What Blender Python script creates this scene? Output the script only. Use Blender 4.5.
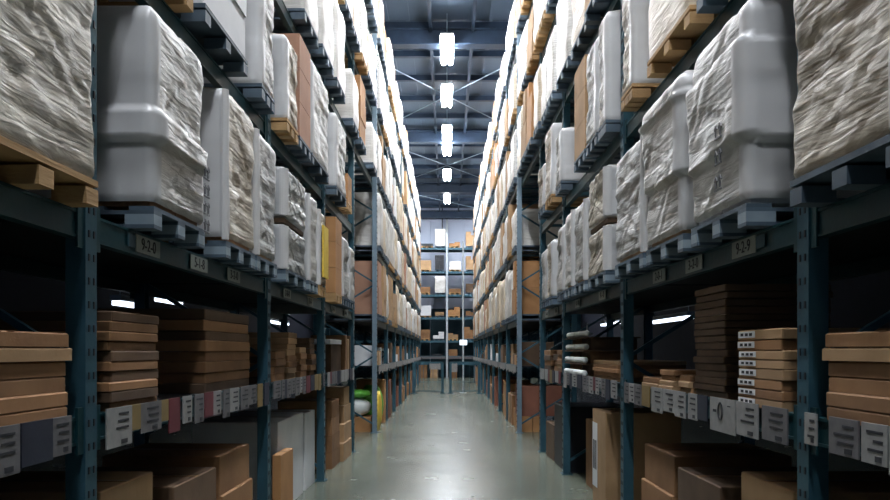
import bpy, bmesh, math, random
from mathutils import Vector, Matrix, noise
PI = math.pi
S = bpy.context.scene
C = bpy.data.collections.new('warehouse'); S.collection.children.link(C)
for o in list(bpy.data.objects): bpy.data.objects.remove(o)

# ---------------------------------------------------------------- camera, world, exposure
CAMH = 1.52; F = 770.0; VX = 447.0; VY = 351.0
cam = bpy.data.cameras.new('camera'); co = bpy.data.objects.new('camera', cam); C.objects.link(co)
co.location = (0, 0, CAMH); co.rotation_euler = (PI/2, 0, 0)
cam.sensor_width = 36; cam.lens = F/890*36
cam.shift_x = -(VX-445)/890; cam.shift_y = (VY-250)/890
cam.clip_end = 200; cam.clip_start = .05
S.camera = co
w = bpy.data.worlds.new('world'); S.world = w; w.use_nodes = True
w.node_tree.nodes['Background'].inputs[0].default_value = (.30, .50, 1.0, 1)
w.node_tree.nodes['Background'].inputs[1].default_value = .07
S.view_settings.view_transform = 'Standard'; S.view_settings.look = 'None'
S.view_settings.gamma = 1; S.view_settings.use_curve_mapping = False
S.view_settings.exposure = 0.0
LAMP = 215.0                      # radiance of the tubes in the aisle lamps

# ---------------------------------------------------------------- materials
def lin(c):
    return tuple(((v/255)/12.92 if v/255 <= .04045 else ((v/255+.055)/1.055)**2.4) for v in c)+(1,)
def mat(name, c, c2=None, rough=.6, metal=0, scale=4, stretch=(1,1,1), bump=0, bscale=30, spec=.4, rot=(0,0,0), objrand=0, contrast=.25):
    m = bpy.data.materials.new(name); m.use_nodes = True; nt = m.node_tree; N = nt.nodes; L = nt.links
    b = N['Principled BSDF']; b.inputs['Roughness'].default_value = rough; b.inputs['Metallic'].default_value = metal
    b.inputs['Specular IOR Level'].default_value = spec
    tc = N.new('ShaderNodeTexCoord'); mp = N.new('ShaderNodeMapping'); mp.inputs['Scale'].default_value = stretch; mp.inputs['Rotation'].default_value = rot
    L.new(tc.outputs['Object'], mp.inputs[0])
    oi = N.new('ShaderNodeObjectInfo'); ad = N.new('ShaderNodeVectorMath'); ad.operation = 'ADD'
    ml = N.new('ShaderNodeMath'); ml.operation = 'MULTIPLY'; ml.inputs[1].default_value = 37
    L.new(oi.outputs['Random'], ml.inputs[0]); L.new(mp.outputs[0], ad.inputs[0]); L.new(ml.outputs[0], ad.inputs[1])
    nz = N.new('ShaderNodeTexNoise'); nz.inputs['Scale'].default_value = scale; nz.inputs['Detail'].default_value = 5
    L.new(ad.outputs[0], nz.inputs[0])
    cr = N.new('ShaderNodeValToRGB'); cr.color_ramp.elements[0].position = .5-contrast; cr.color_ramp.elements[1].position = .5+contrast
    cr.color_ramp.elements[0].color = lin(c); cr.color_ramp.elements[1].color = lin(c2 or tuple(min(255, v*1.15) for v in c))
    L.new(nz.outputs[0], cr.inputs[0]); out = cr.outputs[0]
    if objrand:
        hs = N.new('ShaderNodeHueSaturation'); mr = N.new('ShaderNodeMapRange'); mr.inputs[3].default_value = 1-objrand; mr.inputs[4].default_value = 1+objrand
        L.new(oi.outputs['Random'], mr.inputs[0]); L.new(mr.outputs[0], hs.inputs['Value']); L.new(out, hs.inputs['Color']); out = hs.outputs[0]
    L.new(out, b.inputs['Base Color'])
    if bump:
        n2 = N.new('ShaderNodeTexNoise'); n2.inputs['Scale'].default_value = bscale; n2.inputs['Detail'].default_value = 4
        L.new(ad.outputs[0], n2.inputs[0]); bp = N.new('ShaderNodeBump'); bp.inputs['Strength'].default_value = bump; bp.inputs['Distance'].default_value = .01
        L.new(n2.outputs[0], bp.inputs['Height']); L.new(bp.outputs[0], b.inputs['Normal'])
    return m
def emis(name, c, s):
    m = bpy.data.materials.new(name); m.use_nodes = True; N = m.node_tree.nodes
    b = N['Principled BSDF']; b.inputs['Base Color'].default_value = lin(c)
    b.inputs['Emission Color'].default_value = lin(c); b.inputs['Emission Strength'].default_value = s
    return m
M = {}
M['steel'] = mat('blue_green_rack_paint', (44, 78, 92), (54, 92, 106), .42, .25, 6, bump=.1)
M['litpost'] = mat('lit_rack_paint', (104, 124, 138), (122, 142, 154), .42, .25, 6)  # paler copy of the rack paint: light on the posts put into colour
M['beam'] = mat('dark_green_beam_paint', (14, 50, 58), (20, 64, 70), .42, .2, 5, bump=.1)
M['deck'] = mat('dark_shelf_board', (22, 27, 34), (30, 34, 40), .7)
M['plastic'] = mat('grey_blue_pallet', (56, 72, 86), (84, 102, 116), .55, 0, 6, objrand=.2)
M['palletblock'] = mat('lit_blue_pallet_block', (112, 130, 142), (140, 156, 166), .55, 0, 6)  # paler than the boards: light on the block fronts put into the colour
M['wood'] = mat('pale_pallet_wood', (150, 118, 78), (184, 150, 104), .75, 0, 5, (1, .2, 3), bump=.3, objrand=.15)
M['card'] = mat('brown_cardboard', (122, 88, 58), (152, 114, 78), .8, 0, 3, bump=.15, objrand=.22)
M['card2'] = mat('pale_cardboard', (150, 120, 86), (178, 146, 110), .8, 0, 3, bump=.15, objrand=.15)
M['card3'] = mat('pinkish_cardboard', (158, 120, 100), (178, 138, 114), .8, 0, 3, bump=.15)
M['cardorange'] = mat('orange_cardboard', (158, 114, 72), (180, 134, 88), .75, 0, 4, bump=.15)
M['carddark'] = mat('dark_brown_cardboard', (78, 60, 44), (100, 78, 58), .8, 0, 4, bump=.15, objrand=.2)
M['redbrown'] = mat('red_brown_cardboard', (112, 70, 56), (134, 86, 68), .75, 0, 4)
M['whitecard'] = mat('white_coated_card', (206, 210, 214), (222, 224, 226), .6, 0, 4)
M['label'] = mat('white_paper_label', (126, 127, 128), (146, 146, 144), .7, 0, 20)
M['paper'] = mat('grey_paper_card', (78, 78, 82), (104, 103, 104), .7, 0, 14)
M['ink'] = mat('dark_ink', (34, 36, 42), (40, 42, 50), .7)
M['inkfaded'] = mat('faded_grey_ink', (92, 94, 98), (120, 120, 122), .7)
M['tape'] = mat('brown_packing_tape', (120, 86, 52), (134, 98, 60), .35)
M['redpaper'] = mat('red_paper_card', (84, 28, 38), (100, 34, 44), .7)
M['yellowpaper'] = mat('yellow_paper_card', (112, 94, 56), (130, 110, 66), .7)
M['bluepaper'] = mat('navy_paper_card', (20, 26, 42), (28, 36, 54), .7)
M['green'] = mat('green_sack_plastic', (74, 150, 52), (104, 182, 66), .5, 0, 9, bump=.6)
M['yellow'] = mat('yellow_sack_plastic', (214, 180, 52), (232, 204, 84), .5, 0, 9, bump=.6)
M['whitesack'] = mat('white_sack_plastic', (196, 204, 204), (220, 224, 222), .5, 0, 9, bump=.6)
M['plate'] = mat('rack_number_plate', (132, 140, 134), (146, 152, 146), .6, 0, 20)
M['black'] = mat('black_matt_plastic', (20, 24, 32), (28, 32, 40), .5)
M['roof'] = mat('blue_grey_roof_sheet', (74, 92, 112), (90, 108, 128), .5, .1, 1.2, (1, .3, 1), objrand=.08)
M['roofsteel'] = mat('dark_blue_roof_steel', (40, 56, 76), (50, 68, 90), .5, .2)
M['rod'] = mat('pale_steel_rod', (150, 170, 190), (170, 190, 205), .4, .3)
M['palepost'] = mat('pale_galvanised_steel', (168, 178, 186), (186, 194, 200), .45, .3)
M['wall'] = mat('pale_blue_wall_panel', (186, 198, 218), (200, 210, 228), .6, 0, .8)
M['walllow'] = mat('dark_teal_wall_cladding', (24, 58, 72), (32, 70, 84), .6)
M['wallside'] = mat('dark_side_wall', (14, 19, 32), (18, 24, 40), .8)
M['tube'] = emis('lamp_tube', (246, 249, 255), LAMP)
M['batten'] = emis('batten_tube', (225, 238, 255), 3.0)
M['signlit'] = emis('lit_white_sign', (230, 245, 255), 1.6)
# cardboard-free film: milky stretch wrap, slightly see-through, with fine stretched folds
def film(name, c, c2, alpha=0.0, rand=.07):
    m = mat(name, c, c2, .42, 0, 2.2, (1, 1, 2.2), bump=0, objrand=rand, spec=.45, contrast=.13)
    N = m.node_tree.nodes; L = m.node_tree.links; b = N['Principled BSDF']
    tc = N.new('ShaderNodeTexCoord'); mp = N.new('ShaderNodeMapping'); mp.inputs['Rotation'].default_value = (.55, 0, 0); mp.inputs['Scale'].default_value = (2, 2.0, 15)
    L.new(tc.outputs['Object'], mp.inputs[0])
    nz = N.new('ShaderNodeTexNoise'); nz.inputs['Scale'].default_value = 1.6; nz.inputs['Detail'].default_value = 6; nz.inputs['Distortion'].default_value = 1.2
    L.new(mp.outputs[0], nz.inputs[0])
    bp = N.new('ShaderNodeBump'); bp.inputs['Strength'].default_value = .6; bp.inputs['Distance'].default_value = .02
    L.new(nz.outputs[0], bp.inputs['Height']); L.new(bp.outputs[0], b.inputs['Normal'])
    if alpha:
        tr = N.new('ShaderNodeBsdfTransparent'); mx = N.new('ShaderNodeMixShader'); n3 = N.new('ShaderNodeTexNoise'); n3.inputs['Scale'].default_value = 2.5
        L.new(mp.outputs[0], n3.inputs[0])
        mr = N.new('ShaderNodeMapRange'); mr.inputs[1].default_value = .35; mr.inputs[2].default_value = .65; mr.inputs[3].default_value = alpha*.4; mr.inputs[4].default_value = alpha*1.6
        L.new(n3.outputs[0], mr.inputs[0]); L.new(mr.outputs[0], mx.inputs[0]); L.new(b.outputs[0], mx.inputs[1]); L.new(tr.outputs[0], mx.inputs[2])
        L.new(mx.outputs[0], N['Material Output'].inputs[0])
    return m
M['film'] = film('milky_stretch_film', (180, 180, 176), (222, 221, 217), .16)
M['filmgrey'] = film('grey_stretch_film', (164, 168, 168), (208, 209, 206), .2)
M['filmwarm'] = film('warm_stretch_film', (168, 160, 144), (220, 213, 198), .26)
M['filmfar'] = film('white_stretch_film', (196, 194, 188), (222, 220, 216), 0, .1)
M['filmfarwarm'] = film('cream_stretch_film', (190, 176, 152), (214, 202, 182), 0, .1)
M['filmsmooth'] = mat('taut_stretch_film', (186, 188, 190), (206, 207, 208), .32, 0, 1.5, (1, 1, .4), spec=.5)
M['edge'] = mat('pale_edge_protector', (196, 197, 198), (210, 210, 210), .3, 0, 2, (1, 1, .3), spec=.6)
# floor
m = mat('grey_green_concrete', (76, 84, 74), (116, 121, 106), .22, 0, .9, (1, .45, 1), bump=.04, bscale=6, spec=.6)
N = m.node_tree.nodes; L = m.node_tree.links
n = N.new('ShaderNodeTexNoise'); n.inputs['Scale'].default_value = 1.7; n.inputs['Detail'].default_value = 6
tc = N.new('ShaderNodeTexCoord'); L.new(tc.outputs['Object'], n.inputs[0])
mr = N.new('ShaderNodeMapRange'); mr.inputs[3].default_value = .18; mr.inputs[4].default_value = .32; L.new(n.outputs[0], mr.inputs[0]); L.new(mr.outputs[0], N['Principled BSDF'].inputs['Roughness'])
M['floor'] = m

# ---------------------------------------------------------------- mesh helpers
class MB:
    def __init__(s): s.v = []; s.f = []; s.sm = False
    def box(s, x0, x1, y0, y1, z0, z1, bev=0):
        b = len(s.v)
        if bev <= 0:
            s.v += [(x, y, z) for z in (z0, z1) for y in (y0, y1) for x in (x0, x1)]
            s.f += [tuple(b+i for i in q) for q in ((0,2,3,1),(4,5,7,6),(0,1,5,4),(2,6,7,3),(0,4,6,2),(1,3,7,5))]
        else:   # chamfered vertical and top edges
            r = bev
            for z, i in ((z0, 0), (z1-r, 0), (z1, r)):
                a0, a1, c0, c1 = x0+i, x1-i, y0+i, y1-i
                s.v += [(a0+r, c0, z), (a1-r, c0, z), (a1, c0+r, z), (a1, c1-r, z), (a1-r, c1, z), (a0+r, c1, z), (a0, c1-r, z), (a0, c0+r, z)]
            for k in range(2):
                for j in range(8): s.f.append((b+8*k+j, b+8*k+(j+1) % 8, b+8*k+8+(j+1) % 8, b+8*k+8+j))
            s.f.append(tuple(b+7-j for j in range(8))); s.f.append(tuple(b+16+j for j in range(8)))
        return s
    def bar(s, p, q, r=.02, r2=None, n=4):
        p = Vector(p); q = Vector(q); d = (q-p).normalized(); u = d.orthogonal().normalized()
        if abs(d.z) < .9: u = d.cross(Vector((0, 0, 1))).normalized()
        v = d.cross(u); b = len(s.v); r2 = r if r2 is None else r2
        for c, rr in ((p, r), (q, r2)):
            for k in range(n):
                a = 2*PI*(k+.5)/n; s.v.append(tuple(c+u*math.cos(a)*rr+v*math.sin(a)*rr))
        for k in range(n): s.f.append((b+k, b+(k+1) % n, b+n+(k+1) % n, b+n+k))
        s.f.append(tuple(b+n-1-k for k in range(n))); s.f.append(tuple(b+n+k for k in range(n)))
        return s
    def prof(s, pts, z0, z1):   # extruded outline
        b = len(s.v); n = len(pts)
        for z in (z0, z1): s.v += [(x, y, z) for x, y in pts]
        for k in range(n): s.f.append((b+k, b+(k+1) % n, b+n+(k+1) % n, b+n+k))
        s.f.append(tuple(b+n-1-k for k in range(n))); s.f.append(tuple(b+n+k for k in range(n)))
        return s
    def mesh(s, name='m', mt=None, smooth=False):
        me = bpy.data.meshes.new(name); me.from_pydata(s.v, [], s.f); me.update()
        if smooth:
            for p in me.polygons: p.use_smooth = True
        if mt: me.materials.append(M[mt])
        return me
def add(name, me, parent=None, loc=(0, 0, 0), rz=0, scale=None, label=None, cat=None, group=None, kind=None, ry=0):
    o = bpy.data.objects.new(name, me); C.objects.link(o); o.location = loc; o.rotation_euler = (0, ry, rz)
    if scale: o.scale = scale
    if parent: o.parent = parent
    if label: o['label'] = label
    if cat: o['category'] = cat
    if group: o['group'] = group
    if kind: o['kind'] = kind
    return o
CACHE = {}
def cached(key, fn):
    if key not in CACHE: CACHE[key] = fn()
    return CACHE[key]
def box(x0, x1, y0, y1, z0, z1, mt, bev=0):
    k = ('box', round(x0, 3), round(x1, 3), round(y0, 3), round(y1, 3), round(z0, 3), round(z1, 3), mt, bev)
    return cached(k, lambda: MB().box(x0, x1, y0, y1, z0, z1, bev).mesh('box', mt))
ORD = ['bottom', 'second', 'third', 'fourth', 'fifth', 'sixth', 'seventh', 'eighth', 'ninth', 'tenth', 'eleventh', 'twelfth', 'thirteenth', 'fourteenth', 'fifteenth', 'sixteenth', 'seventeenth', 'eighteenth']
NTH = ['first']+ORD[1:]

# ---------------------------------------------------------------- rack planes
SPL = .0133; TH = math.atan(SPL)
FRONT = 11.6
NX = 1.40                                             # half width between the near racks at their far end
def zdep(px, dep=0): return F*(NX+FRONT*SPL+dep)/(abs(px-VX)+F*SPL)
def zof(px): return zdep(px, -.11)                    # distance along the load faces for a column of the photo
class Fr:      # a rack's frame: side +1 right, -1 left; points given as depth into rack and distance Y
    def __init__(s, side, near): s.side = side; s.near = near; s.th = TH if near else 0
    @property
    def rz(s): return s.th if s.side > 0 else PI-s.th
    def at(s, depth, Y, z):
        x = (NX+(FRONT-Y)*SPL) if s.near else 1.30
        return (s.side*(x+depth*math.cos(s.th)), Y+depth*math.sin(s.th), z)
    @property
    def ny(s): return -1 if s.side > 0 else 1            # local y sign that faces the camera
FN = {(1, True): Fr(1, True), (-1, True): Fr(-1, True), (1, False): Fr(1, False), (-1, False): Fr(-1, False)}
LV = [1.13, CAMH+.47, CAMH+1.76, CAMH+3.04, CAMH+4.33, CAMH+5.65]     # undersides of the beams
BH = .115
TOP = [v+BH for v in LV]
SIDE = {1: 'right', -1: 'left'}
DEPTH = 1.1
BAYS = {(1, True): [.5, 3.27, 6.46, 9.50, 11.6], (-1, True): [.5, 3.27, 6.36, 9.03, 11.6]}
FB = [14.3+2.6*k for k in range(10)]
BAYS[(1, False)] = FB; BAYS[(-1, False)] = FB

# ---------------------------------------------------------------- shell
add('floor', MB().box(-8, 8, -9, 46.2, -.2, 0).mesh('floor', 'floor'), kind='structure')
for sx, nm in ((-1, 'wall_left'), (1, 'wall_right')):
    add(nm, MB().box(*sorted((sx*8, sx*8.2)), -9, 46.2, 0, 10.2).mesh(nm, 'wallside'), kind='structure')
wb = add('wall_back', MB().box(-8, 8, 46.0, 46.2, 0, 10.2).mesh('wall_back', 'wall'), kind='structure')
for k in range(16):
    x = -8+k*1.0
    me = cached('wp', lambda: MB().box(.012, .988, -.05, 0, 0, 5.75, .008).box(.2, .26, -.07, -.05, 0, 5.75).box(.48, .54, -.07, -.05, 0, 5.75).box(.76, .82, -.07, -.05, 0, 5.75).mesh('wall_panel', 'wall'))
    add('wall_panel', me, wb, (x, 46.0, 4.05))
    ml_ = cached('wpl', lambda: MB().box(.012, .988, -.05, 0, 0, 4.04, .008).box(.2, .26, -.07, -.05, 0, 4.04).box(.48, .54, -.07, -.05, 0, 4.04).box(.76, .82, -.07, -.05, 0, 4.04).mesh('wall_panel', 'walllow'))
    add('wall_panel', ml_, wb, (x, 46.0, 0))
RZ = CAMH+8.45
ce = add('ceiling', MB().box(-8.2, 8.2, -9, 46.2, RZ+.16, RZ+.3).mesh('ceiling', 'roof'), kind='structure')
def roofpanel():
    b = MB().box(.01, 2.65, .01, 1.86, .03, .14)
    for k in range(5): b.box(.02+k*.53, .12+k*.53, .01, 1.86, 0, .03)
    return b.mesh('roof_panel', 'roof')
PY = [-8.7+1.9*k for k in range(29)]
for y in PY[:-1]:
    for i in range(6): add('roof_panel', cached('rp', roofpanel), ce, (-8+2.667*i, y, RZ))
for y in PY: add('purlin', cached('pur', lambda: MB().box(-8, 8, -.035, .035, -.16, 0).box(-8, 8, -.07, .07, -.175, -.16).mesh('purlin', 'roofsteel')), ce, (0, y, RZ))
def ibeam():
    return MB().box(-8, 8, -.16, .16, -.62, -.58).box(-8, 8, -.03, .03, -.58, -.19).box(-8, 8, -.16, .16, -.21, -.18).mesh('roof_beam', 'roofsteel')
for y in (-7.5, 1.5, 10.5, 19.8, 29.0, 38.2, 45.4): add('roof_beam', cached('ib', ibeam), ce, (0, y, RZ))
for x in (-.42, .66): add('roof_strut', MB().box(x-.04, x+.04, -9, 46, RZ-.27, RZ-.18).mesh('roof_strut', 'roofsteel'), ce)
for (a, b) in (((-2.9, 20, 0), (2.9, 28.8, 0)), ((2.9, 20, 0), (-2.9, 28.8, 0)), ((-2.9, 29.2, 0), (2.9, 38, 0)), ((2.9, 29.2, 0), (-2.9, 38, 0)), ((-2.9, 38.4, 0), (2.9, 45, 0)), ((-2.9, 10.7, 0), (2.9, 19.6, 0)), ((2.9, 10.7, 0), (-2.9, 19.6, 0))):
    add('brace_rod', MB().bar((a[0], a[1], RZ-.36), (b[0], b[1], RZ-.36), .018, n=6).mesh('brace_rod', 'rod'), ce)

# ---------------------------------------------------------------- aisle lamps
def lamp_body():
    b = MB().box(-.17, .17, -.9, .9, .06, .11, .01).box(-.18, -.16, -.9, .9, .02, .06).box(.16, .18, -.9, .9, .02, .06)
    return b.mesh('housing', 'palepost')
lampY = [-1.8, 2.5, 7.2, 11.6, 15.8, 20.0, 23.6, 27.7, 29.7, 34.2, 39.6]  # first one is unseen behind the camera, added to brighten near load faces
spots = [(0, y, 'bright linear lamp under the roof, %s along the aisle row' % NTH[i]) for i, y in enumerate(lampY)]
spots += [(-3.4, 41.6, 'added unseen linear lamp over the left end of the cross passage'), (3.4, 41.6, 'added unseen linear lamp over the right end of the cross passage')]  # hidden behind the side racks, added to brighten the end wall
for lx_, y, lab_ in spots:
    t = add('aisle_lamp', cached('lb', lamp_body), None, (lx_, y, CAMH+7.8), label=lab_, cat='ceiling light', group='linear lamps above the aisle')
    for x in (-.09, .09): add('lamp_tube', cached('lt', lambda: MB().bar((0, -.88, 0), (0, .88, 0), .06, n=8).mesh('lamp_tube', 'tube', True)), t, (x, 0, 0))
    for yy in (-.7, .7): add('hanger', cached('lh', lambda: MB().bar((0, 0, .1), (0, 0, .66), .01).mesh('hanger', 'rod')), t, (0, yy, 0))

# ---------------------------------------------------------------- racks
def post_mesh(h, mt):
    # front face, two flanges and a row of slots left open by dark insets
    b = MB().prof([(0, -.05), (.085, -.05), (.085, -.038), (.012, -.038), (.012, .038), (.085, .038), (.085, .05), (0, .05)], 0, h)
    b.box(-.02, .11, -.075, .075, 0, .012)
    return b.mesh('post', mt)
def slots(h):
    b = MB(); z = .1
    while z < h-.1:
        for y in (-.022, .022): b.box(-.003, .0, y-.007, y+.007, z, z+.03)
        z += .1
    return b.mesh('slot_row', 'black')
RT = 8.1
def beam_mesh(L_, lev):
    b = MB().box(.0, .045, -L_/2, L_/2, 0, BH)
    b.box(-.006, 0, -L_/2, L_/2, .0, .012).box(-.006, 0, -L_/2, L_/2, BH-.012, BH)
    b.box(-.012, .0, -L_/2, -L_/2+.05, -.04, BH+.04).box(-.012, .0, L_/2-.05, L_/2, -.04, BH+.04)
    return b.mesh('beam', 'beam')
def text_mesh(s, size, mt='ink'):
    cu = bpy.data.curves.new('t', 'FONT'); cu.body = s; cu.size = size; cu.align_x = 'CENTER'; cu.align_y = 'CENTER'; cu.extrude = .0008
    o = bpy.data.objects.new('t', cu); C.objects.link(o); dg = bpy.context.evaluated_depsgraph_get()
    me = bpy.data.meshes.new_from_object(o.evaluated_get(dg)); bpy.data.objects.remove(o); bpy.data.curves.remove(cu)
    me.transform(Matrix.Rotation(PI/2, 4, 'X')); me.materials.clear(); me.materials.append(M[mt])
    return me
def plate(beam, y, s, fr, wd=.30, ht=.085):
    # number plate screwed on the beam; beam local -x faces the aisle
    p = add('number_plate', box(-.012, -.0075, -wd/2, wd/2, .015, .015+ht, 'plate'), beam, (0, y, 0))
    # lettering carried by the plate mesh's own child level would be a fourth level, so it is merged as a sibling sub-part
    tm = cached(('txt', s), lambda: text_mesh(s, .085))
    o = add('plate_lettering', tm, beam, (-.0135, y, .015+ht/2), rz=-PI/2)
    o.scale = (1.0, 1, 1)
    return p
racks = {}
rr = random.Random(5)
for side in (1, -1):
    for near in (True, False):
        fr = FN[(side, near)]; ys = BAYS[(side, near)]
        base = fr.at(0, ys[0], 0)
        R = add('pallet_rack', None, None, (0, 0, 0), label='%s blue-green steel pallet rack along the %s of the aisle' % ('near' if near else 'long far', SIDE[side]), cat='rack', group='pallet racks')
        racks[(side, near)] = R
        for y in ys:
            for d in (0, DEPTH):
                pm_ = 'litpost' if (not near and d == 0 and y < 15) else 'steel'  # front posts of the first far frame painted as if lit
                p = add('post', cached(('post', pm_), lambda: post_mesh(RT, pm_)), R, fr.at(d, y, 0), fr.rz+(PI if d else 0))
                if d == 0 and y < 16: add('slot_row', cached(('slots', 1), lambda: slots(RT)), p, (-.0005, 0, 0), kind='stuff')
            z = .15; k = 0
            while z < RT-.7:
                a, b = (fr.at(.05, y, z), fr.at(DEPTH-.05, y, z+.62)) if k % 2 == 0 else (fr.at(DEPTH-.05, y, z), fr.at(.05, y, z+.62))
                if near or y < 15 or k < 4:
                    add('brace', MB().bar(a, b, .022).mesh('brace', 'steel'), R)
                z += .66; k += 1
        for i in range(len(ys)-1+(1 if near else 0)):
            bridge = i == len(ys)-1
            y0, y1 = ys[i]+.05, (14.2 if bridge else ys[i+1]-.05); Lb = round(y1-y0, 3); yc = (y0+y1)/2
            for lev, z in enumerate(LV):
                if bridge and lev < 3: continue
                for d in (0.0, DEPTH):
                    bo = add('beam', cached(('beam', Lb), lambda: beam_mesh(Lb, 0)), R, fr.at(d+(0 if d else .02), yc, z), fr.rz+(PI if d else 0))
                    if near and lev == 1 and d == 0 and i >= 1:
                        texts = {(-1, 1): [('9-2-0', 172), ('5-1-8', 219), ('3-2-0', 251)], (1, 1): [('9-2-9', 720), ('3-2-0', 674), ('2-0-1', 642)]}.get((side, i), [('%d-%d-0' % (rr.randint(1, 9), rr.randint(1, 9)), None)]*2)
                        for q, (t_, px) in enumerate(texts):
                            yy = zof(px) if px else y0+(q+.6)*Lb/2.3
                            if y0+.2 < yy < y1-.2: plate(bo, (yy-yc)*(1 if side > 0 else -1)/math.cos(fr.th), t_, fr)
                        if i == 1:
                            px = 733 if side > 0 else 160
                            add('small_plate', box(-.01, -.0075, -.08, .08, .03, .09, 'steel'), bo, (0, (zof(px)-yc)*(1 if side > 0 else -1), 0))
                if lev <= 1:
                    dk = add('shelf_board', box(.05, DEPTH-.05, -Lb/2, Lb/2, BH-.03, BH-.002, 'deck'), R, fr.at(.02, yc, z), fr.rz)
                else:
                    for q in range(3): add('support_bar', box(.045, DEPTH-.04, -.03, .03, .05, BH-.03, 'steel'), R, fr.at(.02, y0+(q+.5)*Lb/3, z), fr.rz)

# paper price cards along the edge of the lower shelf
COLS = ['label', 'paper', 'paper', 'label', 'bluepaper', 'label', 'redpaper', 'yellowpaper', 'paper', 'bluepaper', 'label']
PX = {1: [(772, 'bluepaper', .8), (768, 'label', 0), (711, 'redpaper', 0), (703, 'bluepaper', 0), (695, 'bluepaper', 0)]}
for side in (1, -1):
    fr = FN[(side, True)]; ys = BAYS[(side, True)]
    r = random.Random(11+side)
    R = racks[(side, True)]
    y = ys[0]+1.2; n = 0
    while y < ys[-1]-.2:
        wd = r.choice([.10, .14, .16, .21, .26])
        if any(abs(y+wd/2-yy) < wd/2+.06 for yy in ys): y += .05; continue
        if side > 0 and 3.72 < y < 4.1: mt, wd = 'label', .36
        elif side > 0 and 4.1 <= y < 4.25: mt, wd = 'redpaper', .1
        elif side > 0 and 4.25 <= y < 4.45: mt, wd = 'bluepaper', .16
        elif side < 0 and 3.78 < y < 3.95: mt, wd = 'label', .42
        else: mt = r.choice(COLS)
        ht = r.uniform(.14, .185) if wd > .12 else r.uniform(.1, .17)
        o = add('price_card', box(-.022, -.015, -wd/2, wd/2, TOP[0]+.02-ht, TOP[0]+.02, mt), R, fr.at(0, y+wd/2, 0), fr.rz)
        if mt in ('label', 'paper') and y < 9:
            b = MB(); mk = 'ink'
            if wd > .3:
                zc = TOP[0]-.05                      # dark oval mark and two text blocks
                for k in range(16):
                    a0 = 2*PI*k/16; a1 = 2*PI*(k+1)/16
                    b.bar((-.0235, .02+.03*math.cos(a0), zc+.045*math.sin(a0)), (-.0235, .02+.03*math.cos(a1), zc+.045*math.sin(a1)), .005)
                b.box(-.0235, -.022, -.12, -.08, zc+.03, zc+.036); b.box(-.0235, -.022, .08, .13, zc-.01, zc+.005)
            else:
                for k in range(3): b.box(-.0235, -.022, -wd*.35, wd*r.uniform(0, .35), TOP[0]-.015-k*.032, TOP[0]-.005-k*.032)
                b.box(-.0235, -.022, -wd*.3, -wd*.05, TOP[0]+.02-ht+.01, TOP[0]+.02-ht+.03)
            add('card_print', b.mesh('card_print', mk), o, kind='stuff')
        y += wd+r.choice([.0, .01, .02, .05]); n += 1

# ---------------------------------------------------------------- pallets and pallet loads
PH = .105            # height of a pallet
def pal_parts(w_, d_):
    top = []; blocks = []; bot = []; strg = MB()
    for k in range(5): x0 = k*(d_-.12)/4; top.append((x0, x0+.12, -w_/2, w_/2, .085, PH))
    for y in (-w_/2, -.05, w_/2-.1):
        strg.box(0, d_, y, y+.1, .067, .085)
        for x in (0, d_/2-.07, d_-.14): blocks.append((x, x+.14, y, y+.1, .018, .067))
        bot.append((0, d_, y, y+.1, 0, .018))
    return top, blocks, bot, strg
def pallet(root, w_, d_, mt, detail):
    top, blocks, bot, strg = pal_parts(w_, d_)
    if detail:
        p = add('pallet', cached(('pst', w_, d_, mt), lambda: strg.mesh('pallet', mt)), root)
        for t in top: add('deck_board', box(*t, mt), p)
        for t in blocks: add('block', box(*t, 'palletblock' if mt == 'plastic' else mt), p)
        for t in bot: add('bottom_board', box(*t, mt), p)
    else:
        def f():
            b = MB()
            b.box(0, d_, -w_/2, w_/2, .08, PH)
            for t in blocks: b.box(*t)
            for t in bot: b.box(*t)
            return b.mesh('pallet', mt)
        add('pallet', cached(('plow', w_, d_, mt), f), root)

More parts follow.
